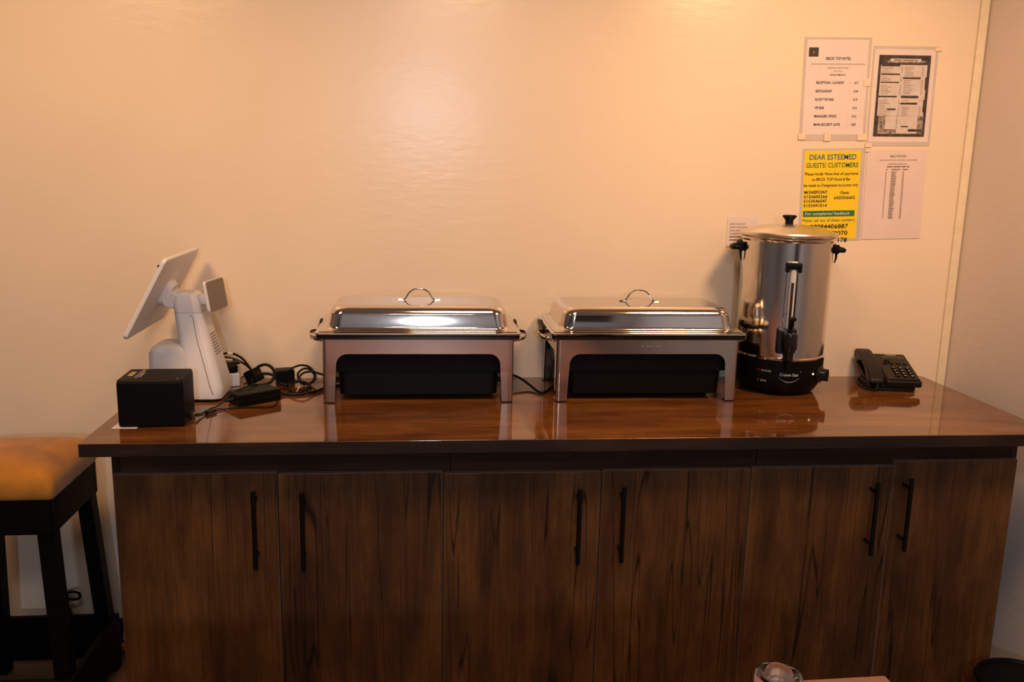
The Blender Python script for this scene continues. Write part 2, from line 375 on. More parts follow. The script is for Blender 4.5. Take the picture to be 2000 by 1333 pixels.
# ------------------------------------------------------------------ worktop and cabinets
H = .9; D = .677
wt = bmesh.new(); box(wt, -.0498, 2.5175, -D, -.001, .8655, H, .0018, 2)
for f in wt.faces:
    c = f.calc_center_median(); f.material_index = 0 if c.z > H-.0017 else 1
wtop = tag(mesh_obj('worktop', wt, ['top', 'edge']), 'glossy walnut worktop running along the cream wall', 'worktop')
SPL = [.004, .412, .840, 1.264, 1.678, 2.087, 2.453]
TOPS = [.799, .7945, .7895, .7915, .7940, .8070]
HANDLE = [(.357, .761), (.478, .755), (1.1995, .753), (1.318, .756), (2.0245, .759), (2.121, .769)]
LAB = ['walnut double cabinet under the black receipt printer and first chafing dish',
       'middle walnut double cabinet under the gap between the chafing dishes',
       'walnut double cabinet under the water urn and telephone, by the grey wall']
for u in range(3):
    x0, x1 = SPL[2*u], SPL[2*u+2]
    t = thing('cabinet', LAB[u], 'cabinet', ((x0+x1)/2, -.30, 0), 0, 'walnut base cabinets')
    hw = (x1-x0)/2
    lo_, hi = (-hw-.006 if u == 0 else -hw), (hw+.008 if u == 2 else hw)
    bd = bmesh.new(); box(bd, lo_, lo_+.018, -.297, .275, 0, .865); box(bd, hi-.018, hi, -.297, .275, 0, .865)
    box(bd, lo_+.018, hi-.018, .262, .275, .02, .865); box(bd, lo_+.018, hi-.018, -.29, .262, .06, .078)
    box(bd, lo_+.018, hi-.018, -.25, -.235, 0, .06)
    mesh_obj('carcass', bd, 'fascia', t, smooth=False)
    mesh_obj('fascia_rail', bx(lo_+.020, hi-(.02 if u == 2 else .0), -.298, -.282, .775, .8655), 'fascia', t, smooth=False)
    for k in range(2):
        i = 2*u+k; a, b = SPL[i]-(x0+x1)/2+.0015, SPL[i+1]-(x0+x1)/2-.0015
        db = bmesh.new(); box(db, a, b, -.317, -.2985, .07, TOPS[i], .0012, 1)
        for f in db.faces:
            f.material_index = 0 if abs(f.normal.y) > .8 else 1
        bmesh.ops.recalc_face_normals(db, faces=db.faces)
        for f in db.faces: f.material_index = 0 if abs(f.normal.y) > .75 else 1
        dr = mesh_obj('door', db, ['door', 'band'], t, smooth=False)
        hx, hz = HANDLE[i]; hx -= (x0+x1)/2
        hb = bmesh.new(); tube([(hx, -.355, hz), (hx, -.355, hz-.212)], .0062, 12, hb, smooth=False)
        for q in (.030, .182): tube([(hx, -.317, hz-q), (hx, -.355, hz-q)], .0048, 10, hb, smooth=False)
        mesh_obj('bar_handle', hb, 'handle', dr)
# ------------------------------------------------------------------ chafing dishes
def stand_sheet(fx, fy, zt=.192, za=.147, rc=.010, th=.0016):
    """one bent steel sheet: rounded rectangle in plan, arched cut-outs leave four corner legs"""
    lw, lt, rad = .033, .039, .032
    def zb(u):                       # lower edge at distance u from the corner
        if u <= lw: return .004
        if u <= lt: return .004+(u-lw)/(lt-lw)*(za-rad-.004)
        if u <= lt+rad: return za-rad+math.sqrt(max(0, rad**2-(lt+rad-u)**2))
        return za
    us = [rc, .018, .026, lw, lw+.0005]+[lw+(lt-lw)*k/4 for k in range(1, 5)]+[lt+rad*(1-math.cos(PI/2*k/8)) for k in range(1, 9)]
    path = []                        # (x, y, nx, ny, z)
    for (dx, dy, half, other) in ((1, 0, fx, fy), (0, 1, fy, fx), (-1, 0, fx, fy), (0, -1, fy, fx)):
        nx, ny = dy, -dx
        seq = [(-half+u, zb(u)) for u in us]+[(half-u, zb(u)) for u in reversed(us)]
        for p, z in seq: path.append((dx*p+nx*other, dy*p+ny*other, nx, ny, z))
        cx, cy = dx*(half-rc)+nx*(other-rc), dy*(half-rc)+ny*(other-rc); a0 = math.atan2(ny, nx)
        for k in range(1, 6):
            a = a0+PI/2*k/6; path.append((cx+rc*math.cos(a), cy+rc*math.sin(a), math.cos(a), math.sin(a), .004))
    bm = bmesh.new(); R = []
    for x, y, nx, ny, z in path:
        R.append([bm.verts.new(q) for q in ((x, y, zt), (x, y, z), (x-nx*th, y-ny*th, z), (x-nx*th, y-ny*th, zt))])
    n = len(R)
    for k in range(n):
        A, B = R[k], R[(k+1) % n]
        for j in range(4): bm.faces.new((A[j], A[(j+1) % 4], B[(j+1) % 4], B[j]))
    return bm
def chafing(label, loc, emblem):
    t = thing('chafing_dish', label, 'chafing dish', loc, 0, 'steel chafing dishes')
    fx, fy = .276, .148
    mesh_obj('stand', stand_sheet(fx, fy), 'steel_panel', t, angle=40)
    for sx in (-1, 1):
        for sy in (-1, 1): mesh_obj('foot_pad', bx(sx*(fx-.016)-.015, sx*(fx-.016)+.015, sy*(fy-.014)-.012, sy*(fy-.014)+.012, 0, .004, .001, 1), 'black_soft', t)
    mesh_obj('water_pan', loft([(.245, .118, .03, .088), (.258, .13, .03, .092), (.266, .138, .03, .185), (.266, .138, .03, .190)]), 'black', t)
    mesh_obj('heater_box', loft([(.222, .112, .02, .016), (.232, .12, .02, .020), (.235, .123, .02, .092)]), 'black', t)
    mesh_obj('rim_gasket', loft([(.283, .152, .012, .190), (.291, .160, .012, .192), (.293, .162, .012, .202), (.288, .157, .012, .204)]), 'black_gloss', t)
    mesh_obj('pan_rim', loft([(.291, .160, .013, .2035), (.2955, .1635, .013, .206), (.2955, .1635, .013, .2105), (.291, .160, .012, .2125), (.262, .132, .03, .2125)], cap1=True), 'steel', t)
    lid = mesh_obj('lid', loft([(.284, .153, .012, .2127), (.286, .155, .012, .2140), (.284, .153, .012, .2155), (.268, .140, .03, .2165), (.264, .136, .036, .2185),
                                (.2615, .1335, .038, .226), (.2560, .1280, .038, .2560), (.2568, .1288, .040, .2585), (.2560, .1280, .040, .2610),
                                (.2525, .1245, .040, .2690), (.246, .118, .040, .2755), (.237, .109, .038, .2800), (.226, .098, .034, .2820), (.120, .05, .02, .2830)], 8), 'steel', t, angle=50)
    hb = tube([(-.062, 0, .2850), (-.047, 0, .2852), (-.040, 0, .290), (-.030, 0, .306), (-.013, 0, .3165), (.013, 0, .3165), (.030, 0, .306), (.040, 0, .290), (.047, 0, .2852), (.062, 0, .2850)], .0026, 10)
    mesh_obj('lid_handle', hb, 'steel', lid)
    for s in (-1, 1):
        yc = -.06
        b = tube([(s*.276, yc-.062, .184), (s*.292, yc-.060, .186), (s*.312, yc-.042, .190), (s*.320, yc, .193), (s*.312, yc+.042, .190), (s*.292, yc+.060, .186), (s*.276, yc+.062, .184)], .0022, 8, ry=.0058)
        hd = mesh_obj('side_handle', b, 'steel', t)
        rv = lathe([(0, 0), (.005, .0), (.0045, .003), (0, .0045)], 12)
        xform(rv, Matrix.Translation((s*.277, yc-.052, .184)) @ Matrix.Rotation(s*PI/2, 4, 'Y')); mesh_obj('rivet', rv, 'steel', hd)
        hg = prism([(-.02, .194), (.11, .194), (.11, .206), (.075, .209), (.060, .216), (.030, .216), (.015, .208), (-.02, .206)], s*.2985-.003, s*.2985+.003, 'yz', .0015, 1)
        mesh_obj('hinge', hg, 'black', t)
    if emblem:
        illegible(t, .014, .169, .046, .007, 'seam', -fy-.0004)
        tb = bmesh.new()
        for p in (((-.024, .168), (-.016, .168), (-.020, .176)), ):
            tb.faces.new([tb.verts.new((x, -fy-.0004, z)) for x, z in p])
        mesh_obj('engraved_triangle', tb, 'seam', t, smooth=False)
    return t
chafing('polished steel chafing dish nearer the white payment terminal', (.7745, -.1715, H), False)
chafing('polished steel chafing dish standing next to the water urn', (1.4545, -.1715, H), True)

# ------------------------------------------------------------------ water urn
def polar(r, a, z): return Vector((r*math.sin(a), -r*math.cos(a), z))
UR = .137
t = thing('water_urn', 'tall stainless steel hot water urn with black base and tap', 'urn', (1.927, -.152, H), math.radians(-14))
mesh_obj('base', lathe([(0, .004), (.104, .004), (.116, .010), (.124, .022), (.1345, .040), (.1385, .055), (.1395, .112), (.1385, .118), (0, .118)], 72), 'black', t)
for k in range(4):
    a = PI/4+k*PI/2; mesh_obj('foot_pad', lathe([(0, 0), (.012, 0), (.012, .008), (0, .008)], 14, mat4=Matrix.Translation((.085*math.cos(a), .085*math.sin(a), 0))), 'black_soft', t)
mesh_obj('base_ring', lathe([(.132, .116), (.1405, .117), (.1415, .121), (.1395, .125), (.136, .126)], 72), 'steel', t)
mesh_obj('body', lathe([(.130, .118), (UR, .124), (UR+.001, .30), (UR+.002, .478), (UR+.005, .482), (UR+.006, .487), (UR+.003, .492), (.12, .492)], 96), 'steel_body', t)
ul = mesh_obj('lid', lathe([(.120, .492), (.1455, .492), (.1490, .495), (.1495, .501), (.1470, .505), (.138, .507), (.120, .513), (.09, .521), (.05, .527), (0, .529)], 96), 'steel_lid', t)
mesh_obj('knob', lathe([(0, .525), (.013, .527), (.012, .535), (.013, .541), (.021, .550), (.022, .554), (.018, .556), (0, .557)], 32), 'black', ul)
for s in (-1, 1):
    a = s*PI/2; c = Vector((s*(UR+.002), 0, .44))
    b = bmesh.new(); box(b, min(s*.136, s*.152), max(s*.136, s*.152), -.034, -.018, .442, .470, .003)
    box(b, min(s*.136, s*.152), max(s*.136, s*.152), .018, .034, .442, .470, .003)
    tube([(s*.148, -.030, .454), (s*.164, -.028, .453), (s*.170, 0, .452), (s*.164, .028, .453), (s*.148, .030, .454)], .0075, 10, b)
    tube([(s*.144, -.026, .446), (s*.1445, -.026, .430), (s*.141, -.026, .413)], [.004, .0035, .003, .002], 8, b)
    mesh_obj('carry_handle', b, 'black', t)
# sight gauge
ga = .0; gx = .0
gb = prism([(-.019, .150), (.019, .150), (.019, .418), (.014, .424), (-.014, .424), (-.019, .418)], -UR-.008, -UR+.006, 'xz', .004, 2)
ga_ = mesh_obj('gauge_bracket', gb, 'steel', t)
mesh_obj('gauge_tube', lathe([(0, .212), (.0095, .212), (.0095, .405), (0, .405)], 20, mat4=Matrix.Translation((0, -UR-.012, 0))), 'tube', ga_)
mesh_obj('gauge_liquid', lathe([(0, .215), (.004, .215), (.004, .362), (0, .362)], 12, mat4=Matrix.Translation((-.001, -UR-.0215, 0))), 'water', ga_)
cb = bmesh.new(); box(cb, -.023, .023, -UR-.026, -UR+.004, .402, .422, .005); box(cb, -.023, -.013, -UR-.024, -UR+.004, .392, .406, .003); box(cb, .013, .023, -UR-.024, -UR+.004, .392, .406, .003)
mesh_obj('gauge_cap', cb, 'black', ga_)
# tap
tb = bmesh.new()
box(tb, -.034, .024, -UR-.024, -UR+.008, .142, .222, .008)
lathe([(0, .128), (.013, .128), (.014, .150), (.022, .165), (.023, .205), (.019, .212), (0, .214)], 24, tb, mat4=Matrix.Translation((.002, -UR-.036, 0)))
tp = mesh_obj('tap', tb, 'black_gloss', t)
mesh_obj('tap_spout', lathe([(0, .095), (.009, .095), (.0105, .130), (.012, .145), (0, .145)], 20, mat4=Matrix.Translation((.002, -UR-.036, 0))), 'black', tp)
lb = bmesh.new(); tube([(.002, -UR-.036, .210), (.002, -UR-.038, .228), (.003, -UR-.048, .252), (.005, -UR-.056, .262)], .0058, 10, lb)
box(lb, -.006, .012, -UR-.064, -UR-.046, .252, .262, .003)
mesh_obj('tap_lever', lb, 'black', tp)
# base: indicator lamps, dial, lettering wrapped on the cylinder
def wrap(bm, rad, a0, z0):
    for v in bm.verts:
        a = a0+v.co.x/rad; v.co = polar(rad, a, z0+v.co.y)
    return bm
RB = .1402
for z in (.082, .050):
    a = math.radians(-33); p = polar(.1375 if z > .06 else .1360, a, z)
    lbm = lathe([(0, -.002), (.0048, -.002), (.0044, .003), (0, .0045)], 14)
    xform(lbm, Matrix.Translation(p) @ Matrix.Rotation(a, 4, 'Z') @ Matrix.Rotation(PI/2, 4, 'X')); mesh_obj('indicator_light', lbm, 'red_led', t)
mesh_obj('lettering', wrap(text_bm('POWER', .009, 'LEFT', .01), RB, math.radians(-29), .079), 'grey_print', t, smooth=False)
mesh_obj('lettering', wrap(text_bm('BOIL', .009, 'LEFT', .01), .1392, math.radians(-29), .0475), 'grey_print', t, smooth=False)
LA = math.radians(6)
mesh_obj('lettering', wrap(text_bm('Crown Star', .0135, 'CENTER', .0, width=.058), RB, LA, .070), 'white_print', t, smooth=False)
mesh_obj('lettering', wrap(text_bm('R', .006, 'CENTER', .01), RB, LA+.26, .083), 'grey_print', t, smooth=False)
sw = bmesh.new(); pv = None
for k in range(25):
    x = -.034+.068*k/24; zc = -.016*(1-(x/.034)**2)*1.0; th = .0022*(1-(x/.034)**2)+.0002
    cur = [sw.verts.new((x, zc, 0)), sw.verts.new((x, zc+th, 0))]
    if pv: sw.faces.new((pv[0], cur[0], cur[1], pv[1]))
    pv = cur
mesh_obj('logo_swoosh', wrap(sw, RB, LA, .066), 'grey_print', t, smooth=False)
da = math.radians(58)
dm = Matrix.Translation(polar(.1385, da, .068)) @ Matrix.Rotation(da, 4, 'Z') @ Matrix.Rotation(PI/2, 4, 'X')
db = lathe([(0, 0), (.027, 0), (.027, .004), (.021, .006), (.019, .022), (.017, .024), (0, .024)], 32); box(db, -.004, .004, -.019, .019, .022, .028, .0015)
mesh_obj('thermostat_dial', xform(db, dm), 'black_gloss', t)
mesh_obj('indicator_light', xform(lathe([(0, -.001), (.0032, -.001), (.003, .002), (0, .003)], 12), Matrix.Translation(polar(.1392, math.radians(41), .074)) @ Matrix.Rotation(math.radians(41), 4, 'Z') @ Matrix.Rotation(PI/2, 4, 'X')), 'glow_led', t)

# ------------------------------------------------------------------ desk telephone
t = thing('telephone', 'black corded desk telephone on the worktop by the grey wall', 'telephone', (2.312, -.135, H), math.radians(-11))
SLP = math.atan2(.050, .18)
def slope_mat(z0): return Matrix.Translation((0, -.085, z0)) @ Matrix.Rotation(SLP, 4, 'X')
mesh_obj('base_stand', loft([(.066, .070, .018, 0, 0, -.005), (.072, .076, .02, .003, 0, -.005), (.072, .076, .02, .014, 0, -.005), (.064, .068, .02, .020, 0, -.002)]), 'phone', t)
wd = prism([(-.055, .014), (.075, .014), (.083, .062), (-.060, .022)], -.062, .066, 'yz', .004, 2); mesh_obj('wedge', wd, 'phone', t)
sm = slope_mat(.018)
bb = bmesh.new(); box(bb, -.030, .082, -.006, .186, 0, .022, .006, 3); box(bb, -.080, -.028, -.004, .182, 0, .004, .0015, 2); pb = mesh_obj('body', xform(bb, sm), 'phone', t)
# raised face plate on the right, cradle gap on the left
bb = bmesh.new(); box(bb, -.026, .076, .004, .180, .020, .0265, .003, 2); mesh_obj('face_plate', xform(bb, sm), 'phone_panel', t)
for row in range(4):
    for c in range(3):
        kb = bmesh.new(); x = .012+c*.022; y = .022+(3-row)*.0175; box(kb, x-.0075, x+.0075, y-.0052, y+.0052, .0255, .0300, .0015, 2)
        key = mesh_obj('key', xform(kb, sm), 'black', t)
        kt = text_bm('123456789*0#'[row*3+c], .0095, 'CENTER', .02); xform(kt, sm @ Matrix.Translation((x, y-.0035, .0303)))
        mesh_obj('key_print', kt, 'white_print', key, smooth=False)
for c in range(4):
    kb = bmesh.new(); x = -.006+c*.021; box(kb, x-.007, x+.007, .102, .112, .0255, .029, .0012, 2); mesh_obj('function_key', xform(kb, sm), 'black', t)
kb = lathe([(0, .0255), (.010, .0255), (.009, .030), (0, .031)], 20); mesh_obj('navigation_key', xform(kb, sm @ Matrix.Translation((.006, .125, 0))), 'black', t)
kb = bmesh.new(); box(kb, -.004, .068, .142, .163, .0255, .0275, .001, 1); mesh_obj('display_window', xform(kb, sm), 'screen', t)
kt = text_bm('Panasonic', .0085, 'CENTER', .02); xform(kt, sm @ Matrix.Translation((.030, .1685, .0268))); mesh_obj('lettering', kt, 'white_print', t, smooth=False)
# handset lies along the left of the body
prof = [(-.012, .012), (.010, .004), (.034, .003), (.048, .012), (.062, .022), (.090, .028), (.120, .028), (.140, .020), (.150, .008), (.166, .0), (.190, .004), (.199, .014), (.198, .030), (.188, .040), (.160, .047), (.120, .047), (.070, .045), (.034, .041), (.008, .033), (-.010, .024)]
hbm = prism(prof, -.083, -.036, 'yz', .008, 3); hs = mesh_obj('handset', xform(hbm, sm), 'phone', t)
cord = [(-.058, -.096, .030), (-.062, -.102, .012), (-.080, -.085, .006), (-.090, -.04, .005), (-.084, .02, .005), (-.07, .06, .008), (-.05, .075, .016)]
mesh_obj('handset_cord', tube(cord, .0034, 8), 'black_soft', t)

# ------------------------------------------------------------------ sheets on the wall
def sheet(name, label, x, z, wd_, hg_, rot, mat, cat='paper', sleeve=None, off=.0022):
    """x, z = middle of the sheet"""
    t = thing(name, label, cat, (x, -off, z), 0); t.rotation_euler = (0, rot, 0)
    pm = bmesh.new(); nx, nz = 8, 10; grid = {}
    for i in range(nx+1):
        for k in range(nz+1):
            u, v = i/nx-.5, k/nz-.5
            grid[i, k] = pm.verts.new((u*wd_, -.0002*math.sin(5*u+4*v), v*hg_))
    for i in range(nx):
        for k in range(nz): pm.faces.new((grid[i, k], grid[i+1, k], grid[i+1, k+1], grid[i, k+1]))
    ex = bmesh.ops.extrude_face_region(pm, geom=list(pm.faces))
    for e in ex['geom']:
        if isinstance(e, bmesh.types.BMVert): e.co.y += .0005
    mesh_obj('page', pm, mat, t, angle=60)
    if sleeve:
        a, b, c, d = sleeve
        mesh_obj('plastic_sleeve', bx(a, b, .0007, .0014, c, d), 'sleeve', t, smooth=False)
    return t
def tapes(t, rects):
    for x0, x1, z0, z1 in rects: mesh_obj('tape', bx(x0, x1, -.0022, -.0014, z0, z1), 'tape', t, smooth=False)

# extension list
t = sheet('wall_notice', 'white printed extension list with black logo square, upper left of wall papers', 2.109, 1.858, .206, .296, math.radians(-1.5), 'paper', 'notice', (-.111, .113, -.166, .156))
bars(t, 'logo_square', [(-.096, -.064, .096, .124)], 'ink')
lettering(t, 'B', -.080, .106, .009, 'ink3', 'CENTER', y=-.0015)
lettering(t, 'BRICK TOP HOTEL', .004, .086, .013, 'ink', 'CENTER', .012, .083)
illegible(t, .004, .072, .180, .005)
illegible(t, .004, .060, .070, .006)
illegible(t, .004, .050, .030, .005)
lettering(t, 'DEPARTMENTS', .004, .037, .0085, 'ink2', 'CENTER', .01, .052)
for k, (a, b, wdt) in enumerate((('RECEPTION / LAUNDRY', '017', .094), ('RESTAURANT', '018', .055), ('ROOF TOP BAR', '019', .062), ('VIP BAR', '015', .032), ('MANAGER OFFICE', '016', .074), ('MAIN SECURITY GATE', '020', .088))):
    z = .012-k*.0262
    lettering(t, a, -.066, z, .0115, 'ink', 'LEFT', .010, wdt); lettering(t, '-', .046, z, .010, 'ink2'); lettering(t, b, .062, z, .0105, 'ink', 'LEFT', .01, .014)
tapes(t, [(-.115, -.092, -.163, -.144), (-.028, -.006, -.168, -.138), (.085, .117, -.166, -.144), (.094, .117, .005, .028)])

# menu
t = sheet('wall_menu', 'black and white printed menu page in a clear sleeve, upper right of wall papers', 2.337, 1.838, .206, .292, math.radians(-1.0), 'paper', 'menu', (-.108, .112, -.158, .156), .0022)
W2, Z0, Z1 = .088, -.128, .128
bars(t, 'print_background', [(-W2, W2, Z0, Z1)], 'photo_dark', -.0010)
for q_ in [(-.074, W2-.008, Z0+.008, -.060), (-.060, .070, .104, .112)]: bars(t, 'print_photo', [q_], 'photo_mid', -.0012)
for q_ in [(-.080, .078, -.062, .098), (-.050, .055, .108, .117), (-.010, .060, -.118, -.063), (-.05, -.012, -.105, -.063)]: bars(t, 'print_column', [q_], 'photo_light', -.0014)
for q_ in [(-.078, -.015, .093, .098), (-.022, -.014, .098, .104), (-.078, -.014, .066, .071), (-.078, -.014, .041, .045), (-.085, -.018, -.004, .001), (-.048, -.018, -.044, -.039), (-.002, .058, .054, .060), (-.004, .056, -.006, .002), (-.004, .054, -.026, -.020), (.005, .03, -.098, -.094), (.030, .078, -.112, -.104), (.074, .080, .02, .06), (.074, .080, -.05, -.01)]: bars(t, 'print_heading', [q_], 'photo_dark', -.0016)
rs = []
for z_ in [(.090-k*.0052) for k in range(30)]:
    if not any(abs(z_+.001-q) < .006 for q in (.068, .043, -.002)): rs.append((-.076, -.076+random.uniform(.018, .040), z_, z_+.0016)); rs.append((-.012, -.005, z_, z_+.0016))
    if not any(abs(z_+.001-q) < .006 for q in (.057, -.002, -.023)): rs.append((.002, .002+random.uniform(.016, .034), z_, z_+.0016)); rs.append((.060, .068, z_, z_+.0016))
bars(t, 'print_text_lines', rs, 'ink2', -.0016)
illegible(t, .002, .1100, .08, .007, 'ink2', -.0017)
tapes(t, [(.098, .124, .142, .153), (-.112, -.09, -.163, -.148)])

# yellow notice
t = sheet('wall_notice', 'yellow payment notice with blue and green heading, partly behind the urn', 2.126, 1.5155, .192, .288, math.radians(-1.9), 'yellow', 'notice', (-.103, .112, -.150, .152))
lettering(t, 'DEAR ESTEEMED', 0, .116, .024, 'blue', 'CENTER', .010, .160)
lettering(t, 'GUESTS/ CUSTOMERS', -.001, .0905, .022, 'dgreen', 'CENTER', .010, .178)
lettering(t, 'Please kindly Note that all payments', -.001, .066, .0135, 'ink', 'CENTER', .006, .182)
lettering(t, 'to BRICK TOP Hotel & Bar', -.001, .048, .0135, 'ink', 'CENTER', .008, .132)
lettering(t, 'be made to Designated accounts only', -.001, .029, .0135, 'ink', 'CENTER', .006, .186)
for k, s_ in enumerate(('MONIEPOINT', '5153605266', '5153546547', '5153491014')):
    lettering(t, s_, -.092, .0065-.0145*k, .0135, 'ink', 'LEFT', .014, .080)
lettering(t, 'Opay', .047, .0045, .0135, 'ink', 'CENTER', .012, .032); lettering(t, '6425056602', .048, -.0125, .0135, 'ink', 'CENTER', .014, .072)
bars(t, 'green_banner', [(-.092, .086, -.069, -.050)], 'green')
lettering(t, 'For complaints/ feedback', -.008, -.0640, .0140, 'white_print', 'CENTER', .006, .154, -.0014)
lettering(t, 'Please call any of these numbers', -.002, -.0855, .0130, 'dgreen', 'CENTER', 0, .180)
for k, s_ in enumerate(('08094406887', '08032170070', '08145067178')):
    lettering(t, s_, .066, -.1085-.0225*k, .0195, 'ink', 'RIGHT', .016, .132)

# table list
t = sheet('wall_notice', 'plain pale sheet with faint table of numbers, lower right of wall papers', 2.346, 1.5215, .206, .293, math.radians(-1.6), 'pink_paper', 'notice')
lettering(t, 'BRICK TOP HOTEL', .004, .122, .0105, 'ink2', 'CENTER', .012, .056)
illegible(t, .006, .112, .130, .005)
illegible(t, .003, .099, .064, .006)
illegible(t, .006, .090, .078, .006, 'ink2')
illegible(t, -.035, .081, .005, .005, 'ink2', left=True); illegible(t, -.016, .081, .030, .005, 'ink2', left=True); illegible(t, .022, .081, .019, .005, 'ink2', left=True)
rs = []
for k in range(30):
    z = .073-k*.0052
    rs += [(-.036, -.0325, z, z+.0022), (-.016, -.016+random.uniform(.014, .019), z, z+.0026), (.023, .029, z, z+.0024)]
bars(t, 'print_text_lines', rs, 'ink2')
tapes(t, [(-.112, -.092, .14, .152)])

# small note behind the urn
t = sheet('wall_note', 'small white printed note, half hidden by the left handle of the urn', 1.834, 1.392, .105, .098, math.radians(-1.2), 'paper', 'note')
for k, wdt in enumerate((.052, .060, .054, .062, .044, .050)):
    illegible(t, -.044, .024-.0105*k, wdt, .0062, 'ink2' if k > 3 else 'ink3', left=True)

# ------------------------------------------------------------------ receipt printer
t = thing('receipt_printer', 'black cube receipt printer at the left end of the worktop', 'printer', (.083, -.478, H), math.radians(2))
mesh_obj('body', bx(-.082, .082, -.066, .064, .002, .122, .006, 3), 'black', t)
mesh_obj('top_cover', bx(-.081, .081, -.065, .063, .108, .128, .006, 3), 'black_soft', t)
mesh_obj('paper_slot', bx(-.044, -.033, -.045, .048, .1275, .1286), 'screen', t, smooth=False)
mesh_obj('tear_bar', bx(-.031, -.028, -.038, .012, .1278, .1292), 'steel', t, smooth=False)
mesh_obj('badge', bx(-.066, -.052, -.020, .024, .1278, .1286, .0003, 1), 'gold', t)
mesh_obj('indicator_light', bx(.066, .070, -.058, -.054, .1276, .1288, .0003, 1), 'grey_print', t)
mesh_obj('cable_socket', bx(.080, .090, -.012, .010, .008, .022, .002), 'black_gloss', t)
tag(mesh_obj('paper_slip', bx(-.013, .05, -.552, -.50, H+.0002, H+.0008), 'paper', smooth=False), 'small white paper slip under the receipt printer corner', 'paper')

# ------------------------------------------------------------------ payment terminal
t = thing('payment_terminal', 'white point of sale terminal with tilted screen and small customer display', 'terminal', (.120, -.225, H))
col = loft([(.048, .070, .022, .006, .037, 0), (.052, .074, .026, .012, .037, 0), (.053, .074, .026, .040, .038, 0), (.050, .066, .024, .10, .027, 0), (.045, .056, .022, .18, .012, 0), (.039, .047, .020, .256, -.003, 0)], 6)
cl = mesh_obj('column', col, 'white', t)
mesh_obj('base_plate', loft([(.105, .070, .02, 0, -.025, 0), (.108, .073, .02, .003, -.025, 0), (.108, .073, .02, .008, -.025, 0)]), 'black', t)
mesh_obj('printer_bay', loft([(.058, .066, .02, .006, -.060, .002), (.060, .068, .024, .012, -.060, .002), (.058, .066, .026, .140, -.058, .002), (.054, .062, .03, .155, -.055, .002), (.044, .052, .03, .163, -.052, .002), (.028, .036, .025, .166, -.05, .002)], 6), 'white2', t)
# seam line and vent slots lie on the column's right-hand face
def colface(u, z):
    """point on the right face of the column at depth u"""
    lv = [(.012, .052, .037), (.040, .053, .038), (.10, .050, .027), (.18, .045, .012), (.256, .039, -.003)]
    for (z0, h0, o0), (z1, h1, o1) in zip(lv, lv[1:]):
        if z0 <= z <= z1:
            k = (z-z0)/(z1-z0); return Vector(((h0+o0)*(1-k)+(h1+o1)*k, u, z))
vb = bmesh.new()
for r_ in range(8):
    for c in range(7):
        z = .190-r_*.0082; u = -.030+c*.0088
        p = colface(u, z); q = colface(u+.006, z); hgt = Vector((-.0006, 0, .0017)); o = Vector((.0006, 0, 0))
        vb.faces.new([vb.verts.new(x+o) for x in (p-hgt, q-hgt, q+hgt, p+hgt)])
mesh_obj('vent_slots', vb, 'seam', cl, smooth=False)['kind'] = 'stuff'
sp = [(.052, -.0475, .245), (.046, -.053, .18), (.060, -.063, .10), (.074, -.071, .04), (.084, -.064, .022)]
mesh_obj('panel_seam', tube([(.004, -.0472, .252), (.012, -.0487, .245), (.017, -.0515, .22), (.024, -.0565, .18), (.044, -.0665, .10), (.058, -.0745, .045), (.066, -.0742, .022)], .0009, 6), 'seam', cl)
nk = mesh_obj('neck', loft([(.038, .046, .02, .257, -.004, 0), (.038, .046, .02, .285, -.008, 0), (.034, .040, .02, .306, -.010, 0), (.024, .030, .02, .314, -.010, 0)], 6), 'white', t)
# hinge barrels towards the main screen
hb = lathe([(0, -.038), (.022, -.038), (.024, -.035), (.024, .035), (.022, .038), (0, .038)], 28)
xform(hb, Matrix.Translation((-.050, 0, .292)) @ Matrix.Rotation(PI/2, 4, 'X')); box(hb, -.055, -.01, -.030, .030, .275, .308, .008)
mesh_obj('screen_hinge', hb, 'white2', nk)
# main screen: leans, faces left and up
TA = math.atan2(.12, .22)
ua = Vector((math.sin(TA), 0, math.cos(TA))); na = Vector((-math.cos(TA), 0, math.sin(TA))); wa = Vector((0, 1, 0))
sc = Vector((.045-.120, 0, .312))
fm = frame3(sc, wa, ua, wa.cross(ua))      # local x = width, y = up the screen, z = wa x ua
sgn = 1 if wa.cross(ua).dot(na) > 0 else -1
sb = loft([(.168, .116, .012, -.004), (.176, .124, .014, -.001), (.177, .125, .014, .006), (.175, .123, .013, .009)])
if sgn < 0: xform(sb, Matrix.Scale(-1, 4, (0, 0, 1)))
ms = mesh_obj('main_screen', xform(sb, fm), 'white', t)
gl = loft([(.165, .113, .006, .0088*sgn), (.165, .113, .006, .0098*sgn)]); mesh_obj('screen_glass', xform(gl, fm), 'screen', ms)
cm = loft([(.004, .003, .002, .004), (.005, .004, .002, .010)]); xform(cm, Matrix.Translation((-.166, .098, .004 if sgn > 0 else -.018))); mesh_obj('side_button', xform(cm, fm), 'black', ms)
bk = loft([(.040, .040, .02, -.004*sgn), (.032, .034, .02, -.022*sgn)]); mesh_obj('screen_mount', xform(bk, fm), 'white2', ms)
